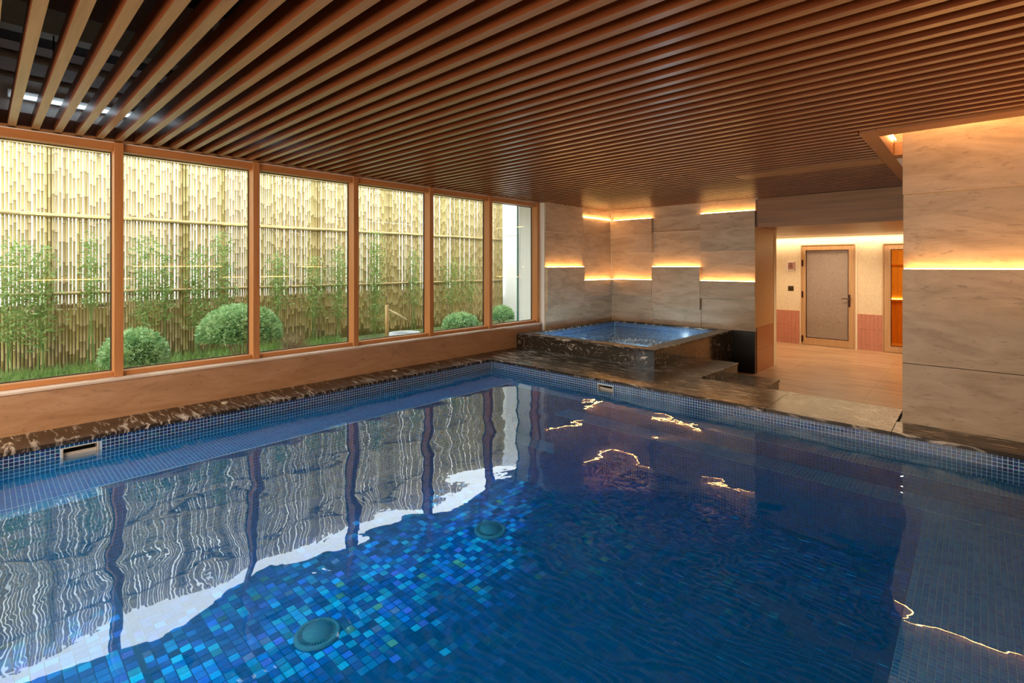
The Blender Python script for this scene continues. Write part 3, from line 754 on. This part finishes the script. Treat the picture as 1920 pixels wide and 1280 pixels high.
s.add((IX0, IY0, -.12), (1, 0, 0), (0, 1, 0), (0, 0, 1), 13, int((IY1-IY0)/P), P)
s.add((IX0+.35, IY1-.35, -.12), (1, 0, 0), (0, 1, 0), (0, 0, 1), int((IX1-IX0-.35)/P), 13, P)
s.add((IX1-.35, IY0, -.12), (1, 0, 0), (0, 1, 0), (0, 0, 1), 13, int((IY1-IY0-.35)/P), P)
s.add((IX0+.35, IY0, zt), (1, 0, 0), (0, 1, 0), (0, 0, 1), int((IX1-IX0-.7)/.053), int((IY1-IY0-.35)/.053), .053)
s.build('seat_mosaic', M['mosaic_tub'], tub)
wt = MB(); nn = 60
for i in range(nn+1):
    for j in range(nn+1):
        x = lerp(IX0, IX1, i/nn); y = lerp(IY0, IY1, j/nn); r = math.hypot(x+3.75, (y-6.9))
        wt.v.append((x, y, .128+.012*math.exp(-(r/.35)**2)*math.cos(r*14)+.0015*math.sin(x*17+y*9)))
for i in range(nn):
    for j in range(nn): a = i*(nn+1)+j; wt.f.append((a, a+nn+1, a+nn+2, a+1)); wt.m.append(0)
wt.build('water', M['water_tub'], tub, 0, True, label='bubbling pale blue water')
fo = MB()
for k in range(170):
    a = RNG.random()*2*PI; r = abs(RNG.normal(.30, .09)); x = -3.75+r*math.cos(a)*1.0; y = 6.9+r*math.sin(a); q = .004+RNG.random()*.008
    if not (IX0+.05 < x < IX1-.05 and IY0+.05 < y): continue
    fo.lathe(x, y, [(q, .128), (q*.7, .132+q*.4), (.0001, .134+q*.7)], 6)
fo.build('foam', plain('foam_bubble', (.70, .85, .90), .2), tub, 0, True, kind='stuff')

st = empty('marble_step', (-2.68, 6.35, ZF), 'wide black marble step level with the pool coping, beside the hot tub', 'step')
box('tread', -3.002, -2.35, 5.841, 6.956, -.03, 0, M['marble'], st, .002)
box('body', -3.0, -2.362, 5.842, 6.95, ZF, -.03, M['marble_side'], st)
box('body', -2.9, -2.362, 5.70, 5.841, ZF, -.03, M['marble_side'], st)
st = empty('marble_step', (-2.1, 6.5, ZF), 'lower small black marble step between the wide step and the corridor floor', 'step')
box('tread', -2.36, -1.86, 5.90, 7.02, -.19, -.16, M['marble'], st, .002)
box('body', -2.36, -1.872, 5.91, 7.01, ZF, -.19, M['marble_side'], st)

# ================================================================== GARDEN
eave = tag(box('roof_eave', -6.75, -5.61, -4, 8.7, 2.58, 2.75, plain('eave_soffit', (.60, .56, .48), .8)), kind='structure')
lawn = tag(box('lawn', -13, -5.70, -4, 9.5, -.15, 0, M['soil']), kind='structure')
gw = tag(box('garden_wall', -8.75, -8.58, -3.5, 8.7, 0, .735, M['wallgrey']), 'low dark wall right behind the foot of the bamboo fence', 'wall')
ww = empty('wall_garden', (-7, 8.8, 0), kind='structure')
box('white_wall', -9.2, -5.62, 8.70, 8.85, 0, 3.3, M['white'], ww)
box('white_wall', -6.10, -5.62, 6.70, 8.70, 0, 3.3, M['white'], ww)
box('coping_ledge', -8.4, -6.10, 8.685, 8.70, 2.02, 2.035, M['white'], ww)
box('glass_fin', -6.125, -6.104, 6.675, 6.699, 0, 2.9, plain('green_glass_edge_solid', (.03, .18, .14), .2), ww)
bd = empty('gap_backdrop', (-14, 3, 0), 'pale building shape added behind the bamboo fence to dim its bright gaps', 'building')  # added backdrop so less bright sky comes through the fence gaps
box('facade', -16, -14, -8, 16, 0, 5.2, M['white'], bd)
box('plinth', -14.04, -14, -8, 16, 0, .5, M['wallgrey'], bd)
fence = empty('bamboo_fence', (-8.4, 4, 0), 'tall straw-coloured bamboo pole fence with three horizontal rails beyond the windows', 'fence')
FX = -8.4
def pole_mesh(i, r, h=3.2):
    z = 0.0; pts = []; rr = []; mk = []
    z = -.0; nodes = []
    q = random.uniform(.05, .25)
    while q < h-.05: nodes.append(q); q += random.uniform(.20, .33)
    pts.append((0, 0, 0)); rr.append(r)
    bx, by = random.uniform(-.004, .004), random.uniform(-.005, .005)
    for n_ in nodes:
        for dz, k in ((-.008, 1.0), (-.004, 1.16), (.004, 1.16), (.008, 1.0)):
            t = (n_+dz)/h; pts.append((bx*math.sin(t*PI), by*math.sin(t*PI), n_+dz)); rr.append(r*(1-.12*t)*k); mk.append(len(pts)-1)
    pts.append((0, 0, h)); rr.append(r*.88)
    m = MB(); ns = set(mk)
    m.tube(pts, rr, 7, 0, True, lambda a: 1 if (a in ns and a+1 in ns and (a-1) % 4 != 3 and ((a-1) % 4 in (0, 1, 2))) else 0)
    me = bpy.data.meshes.new('bamboo_pole'); me.from_pydata(m.v, [], m.f)
    me.materials.append(M['pole'] if i % 3 else M['pole_old']); me.materials.append(M['pole_node'])
    me.polygons.foreach_set('material_index', m.m); me.polygons.foreach_set('use_smooth', [True]*len(me.polygons))
    return me
PM = [pole_mesh(i, random.uniform(.0149, .0157)) for i in range(14)]
y = .02; npole = 0
while y < 8.66:
    o = bpy.data.objects.new('bamboo_pole', random.choice(PM)); COL.objects.link(o); o.parent = fence
    o.location = Vector((FX+random.uniform(-.006, .006), y, 0))-wloc(fence)
    o.rotation_euler = (random.gauss(0, .0012), random.gauss(0, .001), random.uniform(0, 6.28)); o.scale = (1, 1, 1+random.uniform(-.012, .006))
    y += (.0336 if y < 2.8 else .0316)+random.uniform(-.0016, .0018); npole += 1
m = MB(); y = -3.4
while y < .0:
    m.tube([(FX, y, 0), (FX, y, 1.4), (FX, y, 3.19)], .0152, 6); y += .0335
m.build('bamboo_screen', M['pole'], fence, 0, True, kind='stuff', label='more bamboo poles left of the view')
for z, r, dx in ((1.93, .026, .030), (.955, .020, .026), (2.78, .016, .026)):
    pts = [(FX+dx, -3.4+k*.4, z+.004*math.sin(k*1.7)) for k in range(31)]; pts = [p for p in pts if p[1] < 8.68]
    MB().tube(pts, [r*(1.08 if k % 2 else 1) for k in range(len(pts))], 8).build('rail', M['pole'], fence, 0, True)
for k, y in enumerate((.60, 2.02, 2.55, 4.05, 5.45, 6.9)):
    box('post', FX-.10, FX-.02, y-.045, y+.045, 0, 3.1, M['pole_old'], fence)

def leaves(m, centers, L, Wd, up=None, n=0):
    for c in centers:
        c = Vector(c); d = Vector((random.gauss(0, 1), random.gauss(0, 1), random.gauss(-.2, .7))).normalized()
        if up is not None: d = (d+Vector(up(c))*1.0).normalized()
        sdir = d.orthogonal().normalized(); sdir.rotate(Matrix.Rotation(random.uniform(0, 6.28), 3, d))
        l = L*random.uniform(.6, 1.2); w = Wd*random.uniform(.7, 1.2); k = len(m.v)
        m.v += [tuple(c), tuple(c+d*l*.45+sdir*w), tuple(c+d*l), tuple(c+d*l*.45-sdir*w)]
        m.f.append((k, k+1, k+2, k+3)); m.m.append(0)
plants = [  # y, top z, low z, spread, leaves, label
 (.25, 1.60, .40, .16, 700, 'bushy young bamboo plant at the far left edge of the view'),
 (.50, 1.55, .30, .13, 600, 'dense young bamboo plant second from the left edge'),
 (.95, 1.72, .80, .10, 330, 'thin young bamboo plant left of the leftmost full mullion'),
 (1.50, 1.70, .45, .13, 520, 'young bamboo plant behind the small left dome shrub'),
 (1.74, 1.62, .55, .10, 300, 'short young bamboo plant just right of the left dome shrub'),
 (2.12, 1.60, .40, .13, 520, 'young bamboo plant rising behind the left side of the large dome shrub'),
 (2.45, 1.82, .45, .12, 560, 'taller young bamboo plant straight behind the large dome shrub'),
 (3.25, 1.52, .60, .13, 420, 'young bamboo plant at left of the third full window pane'),
 (3.82, 1.46, .45, .14, 420, 'low young bamboo plant at the middle of the third full window pane'),
 (4.28, 1.65, .40, .14, 480, 'young bamboo plant at right of the third full window pane'),
 (5.00, 1.93, .10, .13, 700, 'tallest slim green bamboo plant behind the bamboo spout'),
 (5.85, 1.62, .50, .13, 360, 'young bamboo plant right of the bamboo spout'),
 (6.80, 1.48, .50, .18, 380, 'faint young bamboo plant above the small far dome shrub'),
 (7.30, 1.40, .50, .15, 300, 'last thin bamboo plant near the white garden wall'),
]
for y, zt_, zl, sp, nl, lb in plants:
    nl = int(nl*1.7)
    p = empty('bamboo_plant', (-8.12, y, 0), lb, 'plant')
    for k in range(4):
        x1, y1 = -8.12+random.uniform(-.12, .12), y+random.uniform(-sp, sp)*.7
        MB().tube([(-8.12+random.uniform(-.05, .05), y+random.uniform(-.05, .05), 0), ((x1-8.12)/2, (y+y1)/2, zt_*.5), (x1, y1, zt_*random.uniform(.8, .98))], [.005, .004, .0015], 5).build('culm', M['bleaf'], p)
    m = MB(); cs_ = []
    while len(cs_) < nl:
        z = random.uniform(zl, zt_); t = (z-zl)/(zt_-zl)
        if random.random() > .35+.65*math.sin(PI*min(1, t*.85+.15)): continue
        cs_.append((max(-8.31, -8.12+random.gauss(0, .10)), y+random.gauss(0, sp*.62), z))
    leaves(m, cs_, .075, .008)
    m.build('foliage', M['bleaf'], p, kind='stuff')

def shrub(x, y, r, h, z0, label, nl=3800, mat='sleaf', stem=True, ry=None):
    p = empty('dome_shrub', (x, y, 0), label, 'shrub'); ry = ry or r
    m = MB(); cs_ = []; 
    for _ in range(nl):
        a = random.uniform(0, 2*PI); t = random.random()**.75; phi = math.acos(1-t*1.15) if 1-t*1.15 > -1 else PI
        rr = 1-abs(random.gauss(0, .07))
        cs_.append((x+r*rr*math.sin(phi)*math.cos(a), y+ry*rr*math.sin(phi)*math.sin(a), z0+(h-z0)*(rr*math.cos(phi)*.85+.12)))
    c0 = Vector((x, y, z0))
    leaves(m, cs_, .055, .013, lambda c: (c-c0).normalized())
    m.build('foliage', M[mat], p, kind='stuff')
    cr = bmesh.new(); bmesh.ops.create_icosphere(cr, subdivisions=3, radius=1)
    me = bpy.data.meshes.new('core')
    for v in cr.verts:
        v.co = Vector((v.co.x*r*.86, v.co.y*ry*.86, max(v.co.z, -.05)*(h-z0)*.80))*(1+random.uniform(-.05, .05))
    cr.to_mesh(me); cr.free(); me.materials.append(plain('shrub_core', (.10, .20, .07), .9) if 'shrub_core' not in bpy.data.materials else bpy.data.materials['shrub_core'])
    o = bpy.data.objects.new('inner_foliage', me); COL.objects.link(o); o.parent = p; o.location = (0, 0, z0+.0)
    for k in range(9):
        a = k*.7
        MB().tube([(x+.04*math.cos(a), y+.04*math.sin(a), 0), (x+.4*r*math.cos(a), y+.4*r*math.sin(a), z0+.1)], [.010, .006], 5).build('stem', M['twig'], p)
shrub(-7.0, 1.21, .30, .585, .22, 'small clipped dome shrub beside the leftmost full mullion')
shrub(-7.0, 2.32, .47, .81, .36, 'largest clipped dome shrub, behind the second mullion', 6500)
shrub(-7.3, 6.35, .33, .40, .12, 'low round shrub in front of the fence in the fifth pane', 2600)
shrub(-7.6, 7.78, .26, .44, .15, 'small bluish green shrub at the foot of the white garden wall', 1800)
p = empty('dry_bush', (-7.1, 3.05, 0), 'pale brown twiggy bush right of the largest dome shrub', 'bush')
m = MB()
for k in range(420):
    a = random.uniform(0, 2*PI); e_ = random.uniform(.1, 1.2); L = .34*random.uniform(.6, 1)
    b0 = Vector((-7.1, 3.05, .02)); d = Vector((math.cos(a)*math.cos(e_)*.9, math.sin(a)*math.cos(e_)*.9, math.sin(e_)*1.2))
    mid = b0+d*L*.5+Vector((random.gauss(0, .03),)*3); m.tube([b0, mid, b0+d*L+Vector((random.gauss(0, .03), random.gauss(0, .03), 0))], [.003, .0022, .001], 3, cap=False)
m.build('twigs', M['twig'], p, kind='stuff')
m = MB()
for k in range(9000):
    x = random.uniform(-8.35, -5.75); y = random.uniform(-2.2, 8.4)
    if x > -6.2 and y > 6.6: continue
    hgt = random.uniform(.03, .09); a = random.uniform(0, PI); w = .004
    n = len(m.v); dx, dy = math.cos(a)*w, math.sin(a)*w; lx, ly = random.gauss(0, .02), random.gauss(0, .02)
    m.v += [(x-dx, y-dy, 0), (x+dx, y+dy, 0), (x+lx, y+ly, hgt)]; m.f.append((n, n+1, n+2)); m.m.append(0)
for k in range(5000):
    x = random.gauss(-8.0, .13); y = random.uniform(-2.2, 4.2)
    hgt = random.uniform(.05, .17); a = random.uniform(0, PI); w = .005
    n = len(m.v); dx, dy = math.cos(a)*w, math.sin(a)*w; lx, ly = random.gauss(0, .05), random.gauss(0, .05)
    m.v += [(x-dx, y-dy, 0), (x+dx, y+dy, 0), (x+lx, y+ly, hgt)]; m.f.append((n, n+1, n+2)); m.m.append(0)
tag(m.build('grass', M['grass']), 'short green grass growing along the foot of the bamboo fence', 'grass', kind='stuff')

sp = empty('bamboo_spout', (-7.0, 4.55, 0), 'slanting bamboo water spout on a thick upright post behind the stone basin', 'fountain')
MB().tube([(-7.02, 4.53, 0), (-7.02, 4.53, .30), (-7.02, 4.53, .31), (-7.02, 4.53, .66)], [.030, .030, .034, .030], 12).build('post', plain('orange_post', (.60, .38, .16), .5), sp, 0, True)
MB().tube([(-7.02, 4.55, .585), (-6.98, 4.70, .50), (-6.95, 4.86, .405)], [.014, .017, .015], 10).build('spout', plain('pale_spout', (.85, .70, .42), .5), sp, 0, True)
MB().tube([(-6.96, 4.73, .18), (-6.97, 4.775, .36), (-6.965, 4.80, .47)], .009, 8).tube([(-6.965, 4.775, .36), (-6.96, 4.74, .46)], .008, 8).build('support_stick', M['pole'], sp, 0, True)
bs = empty('stone_basin', (-6.75, 4.72, 0), 'round grey stone water basin below the bamboo spout', 'basin')
MB().lathe(-6.72, 4.66, [(.17, 0), (.235, .06), (.25, .18), (.245, .232), (.215, .236), (.195, .215), (.16, .17), (.0001, .16)], 40).build('bowl', M['basin'], bs, 0, True)
MB().lathe(-6.72, 4.66, [(.185, .198), (.0001, .198)], 40).build('water', plain('basin_water', (.05, .06, .08), .05), bs)
